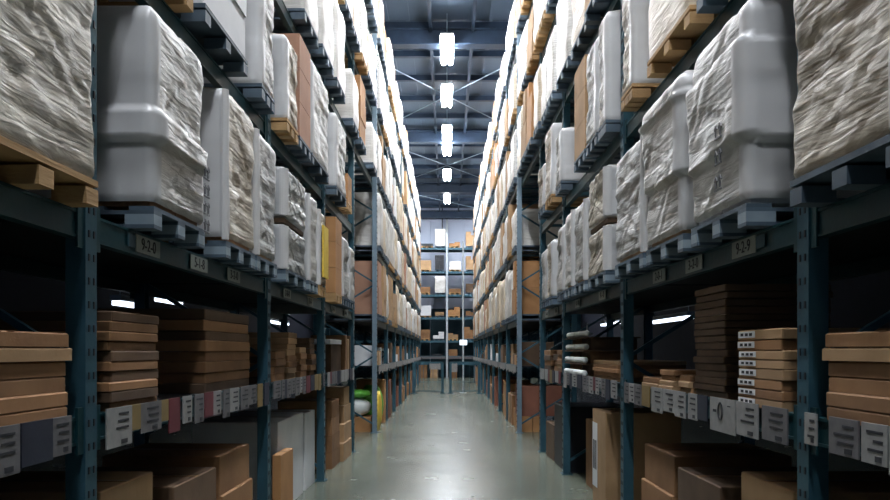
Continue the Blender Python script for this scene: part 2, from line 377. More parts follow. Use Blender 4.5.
def wrap_mesh(w_, d_, z0, h, seed, ny, fine=True, cap=None, puff=False):
    """stretch film hugging a stack; aisle face at x=0, near side at y*ny = w/2"""
    r = random.Random(seed); v = []; f = []
    cr = .05 if fine else .04
    nf, ns, nb = (34, 16, 5) if fine else (7, 4, 2)
    rows = 44 if fine else 9
    pts = []   # (x, y, nx, ny, t) around
    def seg(a, b, n, nrm, tag):
        for k in range(n):
            t = k/n; pts.append((a[0]+(b[0]-a[0])*t, a[1]+(b[1]-a[1])*t, nrm[0], nrm[1], tag))
    def arc(cx, cy, a0):
        m = 4 if fine else 2
        for k in range(m):
            a = a0+PI/2*k/m; pts.append((cx+cr*math.cos(a), cy+cr*math.sin(a), math.cos(a), math.sin(a), 'c'))
    X0, X1, Y0, Y1 = 0, d_, -w_/2, w_/2
    # counter-clockwise
    seg((X1-cr, Y1), (X0+cr, Y1), ns if ny > 0 else nb, (0, 1), 's' if ny > 0 else 'b'); 
    arc(X0+cr, Y1-cr, PI/2)
    seg((X0, Y1-cr), (X0, Y0+cr), nf, (-1, 0), 'f')
    arc(X0+cr, Y0+cr, PI)
    seg((X0+cr, Y0), (X1-cr, Y0), ns if ny < 0 else nb, (0, -1), 's' if ny < 0 else 'b')
    arc(X1-cr, Y0+cr, 1.5*PI)
    seg((X1, Y0+cr), (X1, Y1-cr), nb, (1, 0), 'b')
    arc(X1-cr, Y1-cr, 0)
    n = len(pts)
    creases = [(r.uniform(-.5, .5)*w_, r.uniform(0, h), r.choice([-1, 1])*r.uniform(.2, .9), r.uniform(.0015, .0045), r.uniform(.012, .035)) for _ in range(16 if fine else 3)]
    steps = [h*r.uniform(.25, .4), h*r.uniform(.55, .75)]
    sd = Vector((seed*3.1, seed*1.7, seed*.9))
    for j in range(rows+1):
        t = j/rows; z = t*h
        for (x, y, nx, nyy, tag) in pts:
            al = y if tag != 's' else x
            smooth = 1.0
            if tag in 'fc': smooth = min(1, max(0, (w_/2-y*ny-.09)/.10))    # stays smooth round the near corner
            elif tag == 's': smooth = .25
            q = Vector((x*2.2, y*2.2, z*2.6))+sd
            dsp = .010*noise.noise(q)+.008*noise.noise(q*3.1)*smooth
            dd = 0
            for (cy, cz, sl, dp, wd) in creases:
                dist = (z-cz-sl*(al-cy))/math.sqrt(1+sl*sl)
                e = math.exp(-(dist/wd)**2); dd += dp*e*(1 if dist > 0 else -1.0)
            dsp += dd*smooth*(1 if tag in 'fs' else .3)
            for i, st in enumerate(steps):
                zz = z+(.05*noise.noise(Vector((al*1.5, seed, i))))
                dsp += .012*(1 if i % 2 else -1)*(1/(1+math.exp(-(zz-st)/.012)))*max(smooth, .4)
            if fine: dsp += .004*math.sin(z*48+3*noise.noise(q))*smooth*.5
            if cap and cap[0] < z-.03*noise.noise(Vector((al, seed, 0))) < cap[1]: dsp += .04
            if puff and t > .8: dsp += .04*math.sin((t-.8)/.2*PI)
            zz = z
            if t > .93: dsp -= .03*((t-.93)/.07)**2
            if j == 0: dsp -= .01
            v.append((x+nx*dsp, y+nyy*dsp, z0+zz))
    for j in range(rows):
        for k in range(n):
            f.append((j*n+k, j*n+(k+1) % n, (j+1)*n+(k+1) % n, (j+1)*n+k))
    b = len(v); cx, cy = d_/2, 0
    for (x, y, *_r) in pts: v.append((cx+(x-cx)*.82, cy+(y-cy)*.82, z0+h+.012+.015*noise.noise(Vector((x*4, y*4, seed)))))
    for k in range(n): f.append((rows*n+k, rows*n+(k+1) % n, b+(k+1) % n, b+k))
    v.append((cx, cy, z0+h+.01)); c = len(v)-1
    for k in range(n): f.append((b+k, b+(k+1) % n, c))
    f = [tuple(q) for q in f]
    me = bpy.data.meshes.new('wrap'); me.from_pydata(v, [], f); me.update()
    for p in me.polygons: p.use_smooth = True
    if fine:        # taut, unwrinkled film on the near side and round its corner
        taut = [t_[4] == 's' or (t_[4] in 'fc' and t_[0] < d_/2 and (w_/2-t_[1]*ny) < .10) for t_ in pts]
        for i, p in enumerate(me.polygons[:rows*n]):
            if taut[i % n] and taut[(i % n+1) % n]: p.material_index = 1
    return me
def protector(h, ny, w_, rad=.055):
    b = MB(); n = 7; cx, cy = rad-.012, ny*(w_/2-rad+.012)
    pts = []
    a0 = PI/2 if ny > 0 else PI
    outer = [(cx+rad*math.cos(a0+PI/2*k/n), cy+rad*math.sin(a0+PI/2*k/n)) for k in range(n+1)]
    inner = [(cx+(rad-.02)*math.cos(a0+PI/2*k/n), cy+(rad-.02)*math.sin(a0+PI/2*k/n)) for k in range(n, -1, -1)]
    b.prof(outer+inner, 0, h)
    me = b.mesh('edge_protector', 'edge')
    return me
def cartons(root, w_, d_, z0, h, r, mt, rows=None, inset=.03):
    rows = rows or max(2, round(h/.3)); hh = h/rows
    for k in range(rows):
        nx = 2; nyy = r.choice([1, 2]) if w_ > .6 else 1
        for i in range(nx):
            for j in range(nyy):
                x0 = inset+i*(d_-2*inset)/nx; y0 = -w_/2+inset+j*(w_-2*inset)/nyy
                add('carton', box(x0+.004, x0+(d_-2*inset)/nx-.004, y0+.004, y0+(w_-2*inset)/nyy-.004, z0+k*hh+.003, z0+(k+1)*hh-.003, mt), root)
def ctn_load_mesh(w_, d_, h, seed, mt, gaps=True):
    r = random.Random(seed); b = MB(); rows = r.choice([2, 3, 4]); hh = h/rows
    for k in range(rows):
        nj = r.choice([1, 2]); o = r.uniform(0, .02)
        if k == rows-1 and r.random() < .35 and gaps: nj = 2; skip = r.choice([0, 1])
        else: skip = -1
        for j in range(nj):
            if j == skip: continue
            y0 = -w_/2+j*w_/nj
            b.box(o, d_-r.uniform(0, .05), y0+.004, y0+w_/nj-.004, k*hh+.002, (k+1)*hh-.002)
    return b.mesh('carton_tier', mt)
LEVN = ['lower shelf', 'first beam level', 'second beam level', 'third beam level', 'fourth beam level', 'top beam level']
def load(fr, lev, Y0, Y1, top, style, lab, detail=0, palmat='plastic', off=-.11, seed=0, cap=None, puff=False, mt='film', group='pallet loads on the racks'):
    """detail 2 = near (pallet boards, cartons under film, edge protectors), 1 = middle, 0 = far"""
    Y0, Y1 = min(Y0, Y1), max(Y0, Y1)
    for p in BAYS[(fr.side, fr.near)]:      # keep clear of the uprights
        if Y0 < p+.13 and Y1 > p-.13:
            if p-Y0 > Y1-p: Y1 = p-.13
            else: Y0 = p+.13
    w_ = round(abs(Y1-Y0), 2); yc = (Y0+Y1)/2; d_ = 1.08; z = TOP[lev]+.001
    h = round(top-z-PH, 2)
    nm = 'wrapped_pallet_load' if style == 'wrap' or style == 'double' else 'carton_pallet_load'
    root = add(nm, None, None, fr.at(off, yc, z), fr.rz, label=lab, cat='pallet load', group=group)
    pallet(root, w_, d_, palmat, detail >= 2)
    r = random.Random(seed)
    if style == 'wrap':
        if detail >= 1:
            zb = .025 if detail >= 2 else 0
            me = wrap_mesh(w_, d_, PH+zb, h-zb, seed, fr.ny, True, cap, puff); me.materials.append(M[mt]); me.materials.append(M['filmsmooth'])
            add('wrap', me, root)
            cartons(root, w_, d_, PH+.002, h-.02, r, r.choice(['card2', 'card', 'card2', 'whitecard']))
            if detail >= 2 and not cap:
                add('edge_protector', protector(h-.02, fr.ny, w_, r.choice([.035, .045, .06])), root, (0, 0, PH+.006))
        else:
            k = seed % 7
            base = cached(('wf', k, fr.ny, mt), lambda: wrap_mesh(.8, 1.08, 0, 1.0, 100+k, fr.ny, False))
            if not base.materials: base.materials.append(M[mt])
            add('wrap', base, root, (0, 0, PH), scale=(1, w_/.8, h))
    elif style == 'double':
        h1 = h*.44
        for (za, hh, s) in ((PH, h1, 1), (PH+h1+.07, h-h1-.07, 2)):
            me = wrap_mesh(w_, d_, za, hh, seed+s, fr.ny, True); me.materials.append(M[mt]); me.materials.append(M['filmsmooth']); add('wrap', me, root)
            add('edge_protector', protector(hh-.02, fr.ny, w_, .065), root, (0, 0, za+.005))
        add('divider_board', box(.02, d_-.02, -w_/2+.02, w_/2-.02, PH+h1+.015, PH+h1+.055, 'carddark'), root)
    else:
        if detail >= 1: cartons(root, w_, d_, PH+.002, h, r, style, rows=r.choice([2, 3]), inset=0)
        else: add('carton_tier', cached(('ct', seed % 5, style), lambda: ctn_load_mesh(.8, 1.08, 1.0, seed % 5+50, style)), root, (0, 0, PH+.001), scale=(1, w_/.8, h))
    return root

# --- near racks, first beam level: measured from the photograph's columns
FL = FN[(-1, True)]; FRt = FN[(1, True)]
def px_load(fr, lev, pa, pb, top, *a, **k): return load(fr, lev, zof(pa), zof(pb), top, *a, **k)
H = CAMH
Lsd = [(154, 205, H+1.66, 'wrap', 'film', 'large grey film-wrapped load with a raised collar, nearest on the left first beam level', dict(cap=(.29, .43))),
       (226, 255, H+1.65, 'wrap', 'filmwarm', 'beige-grey wrapped load with a smooth pale corner tube, second from left edge', {}),
       (257, 277, H+1.62, 'wrap', 'filmgrey', 'narrow wrinkled grey wrapped load, left first level, just before the gap', {}),
       (285, 306, H+1.56, 'double', 'filmgrey', 'two wrapped tiers with a brown board between, left first level', {}),
       (309, 318, H+1.55, 'wrap', 'film', 'narrow milky wrapped load just beyond the two-tier load, left first level', {}),
       (319, 326, H+1.5, 'wrap', 'filmwarm', 'cream wrapped load with a yellow board, beside the orange cartons, left first level', dict(palmat='wood')),
       (335.5, 342, H+1.60, 'cardorange', 'film', 'orange-brown cartons on a wooden pallet, left first beam level', dict(palmat='wood')),
       (343, 349, H+1.46, 'wrap', 'filmgrey', 'grey wrapped load beyond the orange cartons, left first beam level', {}),
       (350, 355, H+1.42, 'wrap', 'filmfar', 'white wrapped load at the far end of the left near rack, first level', {})]
for i, (a, b, tp, st, mt, lab, kw) in enumerate(Lsd):
    o = load(FL, 1, zof(a), zof(b), tp, st, lab, detail=2 if i < 7 else 1, seed=21+i, mt=mt, **kw)
    if i == 0: PL1 = o
    if i == 5: add('yellow_board', box(-.03, -.012, -.2, .1, .2, .75, 'yellow'), o)
Rsd = [(746, 691, H+1.66, 'wrap', 'film', 'largest grey wrapped load with dark printed symbols, nearest on the right first level', dict(cap=(.28, .75))),
       (683, 646, H+1.66, 'wrap', 'film', 'wrapped load with a puffy overhanging top, second on the right first level', dict(puff=True, cap=(.34, .8))),
       (643, 615, H+1.53, 'wrap', 'filmgrey', 'wrinkled grey wrapped load with pale corner, third on the right first level', {}),
       (608, 588, H+1.60, 'double', 'filmwarm', 'tall two-tier wrapped load with bright corner tube, right first level', {}),
       (585, 574, H+1.5, 'wrap', 'filmgrey', 'dull grey creased wrapped load beside the tall two-tier load, right first level', {}),
       (572.5, 564.5, H+1.52, 'wrap', 'film', 'milky wrapped load with sharp white corner, right first level, middle bay', {}),
       (563, 557, H+1.46, 'wrap', 'film', 'wrapped load with a white cap, right first level, beyond the middle bay post', {}),
       (552, 547, H+1.40, 'wrap', 'filmwarm', 'cream wrapped load, second from far end of right near rack', {}),
       (546, 541, H+1.36, 'wrap', 'filmgrey', 'small grey wrapped load at the far end of the right near rack', {})]
for i, (a, b, tp, st, mt, lab, kw) in enumerate(Rsd):
    o = load(FRt, 1, zof(a), zof(b), tp, st, lab, detail=2 if i < 6 else 1, seed=41+i, mt=mt, **kw)
    if i == 0: PR1 = o
# printed handling marks on the two nearest loads (arrows up, glass, drops)
def marks(root, fr, y0, z0, step, n, rot=0):
    for k in range(n):
        b = MB(); x = -.034; z = z0-k*step
        for dy in (-.028, .028):
            b.bar((x, y0+dy, z-.028), (x, y0+dy, z+.014), .006); b.bar((x, y0+dy-.018, z+.008), (x, y0+dy, z+.032), .005); b.bar((x, y0+dy+.018, z+.008), (x, y0+dy, z+.032), .005)
        b.bar((x, y0-.045, z-.038), (x, y0+.045, z-.038), .005)
        add('printed_mark', b.mesh('printed_mark', 'inkfaded'), root)
marks(PR1, FRt, -.12, .52, .13, 3)
marks(PL1, FL, -.30, .42, .10, 4)
# brown carton ends under the nearest wraps, above the pallet deck
for root, fr, wdt in ((PL1, FL, zof(205)-zof(154)), (PR1, FRt, zof(691)-zof(746))):
    wdt = abs(wdt)
    add('carton_base', box(.05, 1.0, -.2, .2, PH+.0005, PH+.05, 'card'), root)

# --- generic filling of the other levels
R0 = random.Random(77)
def fill(side, near, lev, bays, prob=.95, detail=0, skip=None):
    fr = FN[(side, near)]; ys = BAYS[(side, near)]
    for i in bays:
        y0, y1 = ys[i]+.07, (14.05 if i == len(ys)-1 else ys[i+1]-.07); sl = (y1-y0)/3
        for q in range(3):
            a = y0+q*sl+.03+R0.uniform(0, .03); b = y0+(q+1)*sl-.03-R0.uniform(0, .05)
            if near and i == 0 and b < 2.2: continue
            if skip and (i, q) in skip: continue
            if R0.random() > prob: continue
            room = (LV[lev+1] if lev < 5 else TOP[5]+1.25)-.07
            tp = TOP[lev]+PH+(room-TOP[lev]-PH)*R0.choice([1, 1, .95, .9, .82, .7])
            u = R0.random()
            st = 'wrap' if u < .70 else R0.choice(['card2', 'card', 'card2', 'card3', 'whitecard', 'card2', 'cardorange'])
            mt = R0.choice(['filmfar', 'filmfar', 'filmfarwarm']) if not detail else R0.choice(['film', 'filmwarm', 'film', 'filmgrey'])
            lk = {'wrap': {'filmfarwarm': 'cream wrapped load', 'filmwarm': 'cream wrapped load', 'filmgrey': 'grey wrapped load'}.get(mt, 'white wrapped load'), 'card2': 'pale carton stack', 'card': 'brown carton stack', 'cardorange': 'orange-brown carton stack', 'card3': 'pinkish carton stack', 'whitecard': 'white carton stack'}[st]
            nb = i+1; tot = len(ys)-1
            pos = ['near third', 'middle', 'far third'][q]
            lab = '%s, %s, %s %s rack, %s of %s bay' % (lk, LEVN[lev].replace(' beam', ''), SIDE[side], 'near' if near else 'far', pos, NTH[i])
            load(fr, lev, a, b, tp, st, lab, detail=detail, palmat=R0.choice(['plastic', 'plastic', 'wood'] if lev > 3 else ['plastic', 'plastic', 'plastic', 'plastic', 'wood']), off=(-.11 if near else -.04)+R0.uniform(-.02, .02), seed=R0.randint(0, 9999), mt=mt)
# second level near: measured
L2 = [(262, 275, H+2.82, 'wrap', 'film', 'white rounded wrapped load, left second beam level, near the top edge', {}),
      (287, 298.5, H+2.7, 'wrap', 'filmwarm', 'cream wrapped load beside the pinkish cartons, left second beam level', dict(palmat='wood')),
      (300, 311, H+2.92, 'card3', 'film', 'tall pinkish-brown cartons, left second beam level, middle bay', {}),
      (312.5, 329, H+2.93, 'wrap', 'film', 'broad bright wrapped load right behind the pinkish cartons, left second level', {}),
      (336.5, 346.5, H+2.86, 'wrap', 'film', 'bright wrinkled wrapped load, left second level, third bay', {}),
      (348, 352, H+2.35, 'cardorange', 'film', 'low orange cartons, left second beam level, before the rack end', dict(palmat='wood'))]
for i, (a, b, tp, st, mt, lab, kw) in enumerate(L2): load(FL, 2, zof(a), zof(b), tp, st, lab, detail=1, seed=61+i, mt=mt, **kw)
R2 = [(632, 621, H+2.9, 'wrap', 'filmwarm', 'wrapped load on a wooden pallet, right second level, under the top edge', dict(palmat='wood')),
      (612, 598, H+2.92, 'wrap', 'film', 'tall milky wrapped load, right second level, middle bay', {}),
      (596.5, 586, H+2.86, 'wrap', 'filmgrey', 'tall grey wrapped load beside the milky one, right second level', {}),
      (584.5, 574, H+2.9, 'card2', 'film', 'pale carton stack, right second level, far end of middle bay', {}),
      (561, 553.5, H+2.6, 'wrap', 'film', 'squat milky wrapped load, right second level, beyond the pale cartons', {}),
      (551.5, 545, H+2.88, 'wrap', 'filmwarm', 'narrow cream wrapped load with brown top, right second level', dict(palmat='wood')),
      (543.5, 538, H+2.55, 'wrap', 'filmwarm', 'short cream wrapped load at the end of the right second level', {})]
for i, (a, b, tp, st, mt, lab, kw) in enumerate(R2): load(FRt, 2, zof(a), zof(b), tp, st, lab, detail=1, seed=81+i, mt=mt, **kw)
for side in (-1, 1):
    fill(side, True, 1, [0], 1, 1)
    fill(side, True, 2, [0, 1], 1, 0, skip={(1, 2)})
    for lv in (3, 4, 5): fill(side, True, lv, [0, 1, 2, 3, 4], .95, 0, skip={(3, 1)} if side < 0 and lv == 3 else None)
    for lv in (1, 2, 3, 4, 5): fill(side, False, lv, range(9), .97, 0)

# ---------------------------------------------------------------- cartons and other goods low down
def carton_mesh(w_, d_, h, mt, bev=.006): return box(0, d_, -w_/2, w_/2, 0, h, mt, bev)
def carton(fr, Y0, Y1, dep, d_, z, h, mt, lab, group=None, lblend=0, tape=True, name='carton'):
    Y0, Y1 = min(Y0, Y1), max(Y0, Y1)
    for p in BAYS[(fr.side, fr.near)]:
        if Y0 < p+.085 and Y1 > p-.085:
            if p-Y0 > Y1-p: Y1 = p-.085
            else: Y0 = p+.085
    w_ = round(abs(Y1-Y0)-.005, 2); d_ = round(d_, 2); h = round(h, 3)
    dep = max(dep-.05, .004) if fr.near else dep
    o = add(name, carton_mesh(w_, d_, h, mt), None, fr.at(dep, (Y0+Y1)/2, z+.001), fr.rz, label=lab, cat='carton', group=group)
    if lblend:      # white label towards one end of the aisle face
        y = lblend*fr.ny*(w_/2-min(.12, w_*.22)); lw = min(.11, w_*.2)
        add('label_sticker', box(-.0025, .0005, y-lw, y+lw, h*.2, h*.86, 'whitecard'), o)
        b = MB()
        for k, q in enumerate((-.7, -.2, .35)): b.box(-.004, -.002, y+q*lw, y+(q+.32)*lw, h*.38, h*.68)
        add('sticker_print', b.mesh('sticker_print', 'ink'), o, kind='stuff')
    if tape: add('tape', box(.0, d_, -.025, .025, h, h+.0015, 'tape'), o)
    return o
def stack(fr, Y0, Y1, dep, d_, z0, n, h, mt, where, jit=.02, lblend=0, seed=1, kind='flat brown carton', tape=False):
    r = random.Random(seed); z = z0
    for k in range(n):
        j = r.uniform(-jit, jit); dj = r.uniform(0, jit)
        hh = h*r.uniform(.9, 1.08)
        pos = 'topmost' if k == n-1 else ('bottom one' if k == 0 else '%s up' % NTH[k])
        m_ = mt if isinstance(mt, str) else r.choice(mt)
        carton(fr, Y0+j, Y1+j, dep+dj, d_, z, hh-.003, m_, '%s, %s, %s' % (kind, pos, where), group=where, lblend=lblend, tape=tape or k == n-1, name='flat_carton')
        z += hh
    return z
Z0 = TOP[0]+.0
# left lower shelf
def pstack(fr, pa, pb, dep, *a, **k):
    y = sorted((zdep(pa, dep), zdep(pb, dep))); return stack(fr, y[0], y[1], dep+.05, *a, **k)
def pcarton(fr, pa, pb, dep, *a, **k):
    y = sorted((zdep(pa, dep), zdep(pb, dep))); return carton(fr, y[0], y[1], dep+.05, *a, **k)
pstack(FL, 112, 160, .0, .7, Z0, 10, .047, ['card', 'carddark'], 'the stack at the left edge of the lower shelf', seed=2)
pstack(FL, 207, 251, .06, .85, Z0, 8, .068, ['card', 'card', 'carddark'], 'the big stack on the left lower shelf', seed=3)
pstack(FL, 254, 264, .10, .6, Z0, 5, .06, ['carddark', 'card'], 'the stack beside the first left post', seed=4)
pstack(FL, 276, 286, .06, .5, Z0, 4, .07, ['card', 'card2'], 'the low stack just past the first left post', seed=5)
pstack(FL, 289, 297.5, .08, .5, Z0, 8, .058, ['card', 'card2'], 'the tower in the second left bay', seed=6, jit=.03)
pstack(FL, 301, 307, .08, .5, Z0, 5, .065, ['card', 'card2'], 'the stack right behind the left tower', seed=7)
pstack(FL, 312, 320, .08, .5, Z0, 7, .06, ['card', 'carddark'], 'the far tower in the second left bay', seed=8, jit=.03)
pcarton(FL, 331, 341, .1, .6, Z0, .36, 'carddark', 'dark carton under the white panel, left lower shelf', tape=False)
pcarton(FL, 330.5, 341.5, .04, .7, Z0+.365, .06, 'whitecard', 'white flat panel carton lying on a dark carton, left lower shelf', tape=False)
for k in range(3):
    pcarton(FL, 345.6+k*2.1, 347+k*2.1, .04, .5, Z0, .5-.05*(k % 2), ['card', 'card2', 'carddark', 'card2'][k], 'upright narrow carton, %s beside the white panel carton, left lower shelf' % NTH[k], 'upright narrow cartons on the left', tape=False)
# left floor
pcarton(FL, 278, 303, .10, .8, 0, .86, 'whitecard', 'big white carton on the floor under the second left bay')
pcarton(FL, 305, 321, .10, .8, 0, .84, 'whitecard', 'second big white carton on the floor, beyond the first')
pcarton(FL, 288, 300, -.06, .08, 0, .60, 'cardorange', 'small orange carton standing before the big white carton, left floor')
for k in range(4): pcarton(FL, 332, 340-k*.3, .05, .7, k*.22, .217, 'card', 'brown carton, %s of the floor pile below the third left bay' % ('top one' if k == 3 else ORD[k]+' one'), 'brown cartons on the floor, left third bay')
for k in range(4): pcarton(FL, 344, 352-k*.5, .0+.02*k, .7, k*.25, .247, 'card2', 'pale carton, %s of the floor pile at the left near rack end' % ('top one' if k == 3 else ORD[k]+' one'), 'pale cartons on the floor at the left rack end')
# right lower shelf
pstack(FRt, 731, 775, -.03, .8, Z0, 8, .047, ['card2', 'card2', 'card'], 'the labelled stack at the right edge', seed=12, lblend=-1, jit=.012, kind='flat tan carton')
pstack(FRt, 693, 724, .06, .6, Z0, 16, .041, 'carddark', 'the tall dark stack on the right lower shelf', seed=13, jit=.02, kind='thin dark carton')
pstack(FRt, 676, 687, .03, .6, Z0, 3, .04, ['card', 'card2'], 'the low stack beside the tall dark stack, right', seed=14, jit=.03)
pstack(FRt, 659, 673, .02, .6, Z0, 4, .038, ['card2', 'card'], 'the middle low stack on the right lower shelf', seed=15, jit=.02)
pstack(FRt, 640, 656, .02, .6, Z0, 2, .04, ['card', 'card2'], 'the low pile beside the first right post', seed=16, jit=.02)
pstack(FRt, 592, 617, .03, .6, Z0, 5, .038, ['card2', 'card'], 'the tan pile past the first right post', seed=17, jit=.02)
# white rolls between dark cartons
def roll_mesh(L_):
    b = MB(); n = 12; prof = [(-L_/2, .012), (-L_/2, .026), (-L_/2+.01, .034), (L_/2-.01, .034), (L_/2, .026), (L_/2, .012)]
    for (y, rad) in prof:
        for k in range(n): b.v.append((rad*math.cos(2*PI*k/n), y, rad*math.sin(2*PI*k/n)))
    for j in range(len(prof)-1):
        for k in range(n): b.f.append((j*n+k, j*n+(k+1) % n, (j+1)*n+(k+1) % n, (j+1)*n+k))
    b.f.append(tuple(n-1-k for k in range(n))); b.f.append(tuple((len(prof)-1)*n+k for k in range(n)))
    return b.mesh('roll', 'whitesack', True)
z = Z0
for k in range(4):
    for q, (a, b_) in enumerate(((7.86, 8.55), (8.6, 9.3)) if 0 else ((8.2, 8.76), (8.80, 9.36))):
        add('white_roll', cached('roll', lambda: roll_mesh(.54)), None, FRt.at(.02+.01*k, (a+b_)/2, z+.036), FRt.rz, label='white wrapped roll, %s row, %s end, between dark cartons on the right lower shelf' % (['bottom', 'second', 'third', 'top'][k], ['near', 'far'][q]), cat='roll', group='white rolls on the right lower shelf')
        if k < 3:
            carton(FRt, a+.03, b_-.03, .14, .5, z, .128, ['carddark', 'card'][(k+q) % 2], 'dark carton, %s behind the white rolls, %s end, right lower shelf' % (['bottom', 'second', 'third'][k], ['near', 'far'][q]), 'cartons among the white rolls', tape=False)
    if k < 3: add('shelf_plank', box(.0, .62, -.58, .58, 0, .011, 'carddark'), None, FRt.at(0, 8.78, z+.1295), FRt.rz, label='thin brown plank under the white rolls, %s from the bottom, right shelf' % NTH[k], cat='plank', group='planks under the white rolls')
    z += .142
add('white_bracket', MB().box(0, .012, -.015, .0, 0, .13).box(0, .05, -.12, -.015, 0, .018).mesh('bracket', 'whitesack'), None, FRt.at(.14, 8.72, Z0+3*.142+.072-.002-.035), FRt.rz, label='small white L-shaped bracket standing above the white rolls', cat='bracket')
stack(FRt, 9.62, 10.0, .05, .5, Z0, 5, .06, ['card', 'card2'], 'the stack beyond the middle right post', seed=18)
stack(FRt, 10.08, 10.5, .08, .5, Z0, 3, .08, ['card', 'carddark'], 'the second stack in the third right bay', seed=19)
stack(FRt, 10.58, 11.2, .05, .5, Z0, 4, .07, ['carddark', 'card'], 'the stack at the end of the right near rack', seed=20)
# right floor
carton(FRt, 7.1, 7.7, .05, .7, 0, .95, 'card2', 'tall tan carton on the floor under the second right bay', lblend=-1)
carton(FRt, 7.85, 8.8, .2, .7, 0, .75, 'card', 'brown carton on the floor behind the tall tan one, right')
carton(FRt, 9.6, 10.5, .1, .8, 0, .82, 'black', 'black box on the floor under the third right bay', tape=False)
carton(FRt, 10.55, 11.3, .1, .8, 0, .5, 'carddark', 'dark carton on the floor at the right near rack end')
# floor goods in the nearest bays, seen when the view is wider
for side, fr in ((-1, FL), (1, FRt)):
    for i, (a, b_, n_, hh, mt) in enumerate(((2.3, 3.1, 3, .3, 'card'), (3.5, 4.2, 4, .22, 'card2'), (4.3, 5.1, 2, .38, 'carddark'), (5.2, 6.0, 3, .27, 'card'))):
        for k in range(n_): carton(fr, a, b_-.03*k, .06+.02*k, .8, k*hh, hh-.003, mt, '%s carton, %s from the floor, pile %s from the camera, %s side' % ({'card': 'brown', 'card2': 'tan', 'carddark': 'dark brown'}[mt], NTH[k], NTH[i], SIDE[side]), 'floor cartons in the nearest bays')
    stack(fr, 2.3, 3.1, .05, .7, Z0, 6, .06, ['card', 'card2'], 'the stack nearest the camera on the %s lower shelf' % SIDE[side], seed=31)
# far racks: first bays
LF = FN[(-1, False)]; RF = FN[(1, False)]
def sack(fr, Y0, Y1, dep, d_, z, h, mt, lab):
    w_ = abs(Y1-Y0); r = random.Random(int(Y0*100)+int(z*100)); v = []; f = []; n = 20; rows = 8
    for j in range(rows+1):
        t = j/rows; pr = (1-abs(2*t-1)**3)*.5+.5
        for k in range(n):
            a = 2*PI*k/n; ca, sa = math.cos(a), math.sin(a)
            q = (abs(ca)**4+abs(sa)**4)**-.25
            e = 1+.05*noise.noise(Vector((ca*2, sa*2, t*4+z*3+Y0)))
            v.append((d_/2+d_/2*ca*q*pr*e*.93, w_/2*sa*q*pr*e*.93, t*h))
    for j in range(rows):
        for k in range(n): f.append((j*n+k, j*n+(k+1) % n, (j+1)*n+(k+1) % n, (j+1)*n+k))
    f.append(tuple(n-1-k for k in range(n))); f.append(tuple(rows*n+k for k in range(n)))
    me = bpy.data.meshes.new('sack'); me.from_pydata(v, [], f); me.materials.append(M[mt])
    for p in me.polygons: p.use_smooth = True
    add('sack', me, None, fr.at(dep, (Y0+Y1)/2, z+.001), fr.rz, label=lab, cat='sack')
carton(LF, 14.42, 14.95, .13, .36, 0, .28, 'cardorange', 'orange crate on the floor at the foot of the left far rack')
carton(LF, 14.42, 14.95, .50, .5, 0, .28, 'cardorange', 'second orange crate, deeper under the left far rack')
sack(LF, 14.42, 15.0, .13, .8, .282, .34, 'whitesack', 'white sack lying on the orange crates, left')
sack(LF, 14.42, 15.0, .13, .8, .625, .16, 'green', 'green sack on top of the white sack, left')
sack(LF, 14.45, 15.3, -.03, .14, 0, .74, 'yellow', 'yellow sack standing on the floor beside the left far rack post')
sack(LF, 15.4, 16.2, .0, .5, 0, .82, 'green', 'green sack standing on the floor behind the yellow sack')
carton(LF, 14.42, 14.9, .1, .8, Z0, .38, 'whitecard', 'pale white carton on the lower shelf at the near end of left far rack')
carton(RF, 14.42, 15.2, .05, .82, .30, .56, 'redbrown', 'large red-brown carton on the orange cartons, right far rack')
for k in range(2): carton(RF, 14.42, 15.1, .05+.26*k, .25, 0, .295, 'cardorange', ['orange carton under the red-brown carton, nearest the aisle', 'orange carton under the red-brown carton, deeper in the rack'][k])
rg = random.Random(9)
for side, fr in ((-1, LF), (1, RF)):
    for b_ in range(9):
        for lev, z in ((0, Z0), (1, 0)):
            y = FB[b_]+.1; e = FB[b_+1]-.1; n_ = 0
            if b_ == 0: y = {(-1, 0): 15.0, (-1, 1): 16.3, (1, 0): 14.45, (1, 1): 15.3}[(side, lev)]
            while True:
                wd = rg.uniform(.32, .62)
                if y+wd > e or n_ > 4: break
                hh = rg.uniform(.15, .5) if lev == 0 else rg.uniform(.35, .95)
                mt = rg.choice(['card', 'card2', 'card', 'carddark', 'whitecard', 'cardorange'] if lev == 0 else ['card', 'card2', 'card', 'cardorange', 'redbrown'])
                nm = {'card': 'brown', 'card2': 'tan', 'carddark': 'dark brown', 'whitecard': 'white', 'cardorange': 'orange-brown', 'redbrown': 'red-brown'}[mt]
                carton(fr, y, y+wd-.03, rg.uniform(0, .12), .6, z, hh, mt, '%s carton, %s in %s bay of %s far rack, %s' % (nm, NTH[n_], NTH[b_], SIDE[side], 'lower shelf' if lev == 0 else 'on the floor'), 'cartons low in the far racks', tape=False)
                y += wd; n_ += 1

# price strips of the far lower shelf, too small to part
for side, fr in ((-1, LF), (1, RF)):
    R = racks[(side, False)]
    for b_ in range(9):
        def f():
            r = random.Random(3); b = MB(); y = -1.2
            while y < 1.1:
                w_ = r.uniform(.1, .25); b.box(-.02, -.013, y, min(y+w_, 1.2), -.05+r.uniform(0, .06), .11); y += w_+.03
            return b.mesh('price_card_row', 'label')
        add('price_card_row', cached('pcr', f), R, fr.at(0, (FB[b_]+FB[b_+1])/2, LV[0]), fr.rz, kind='stuff')

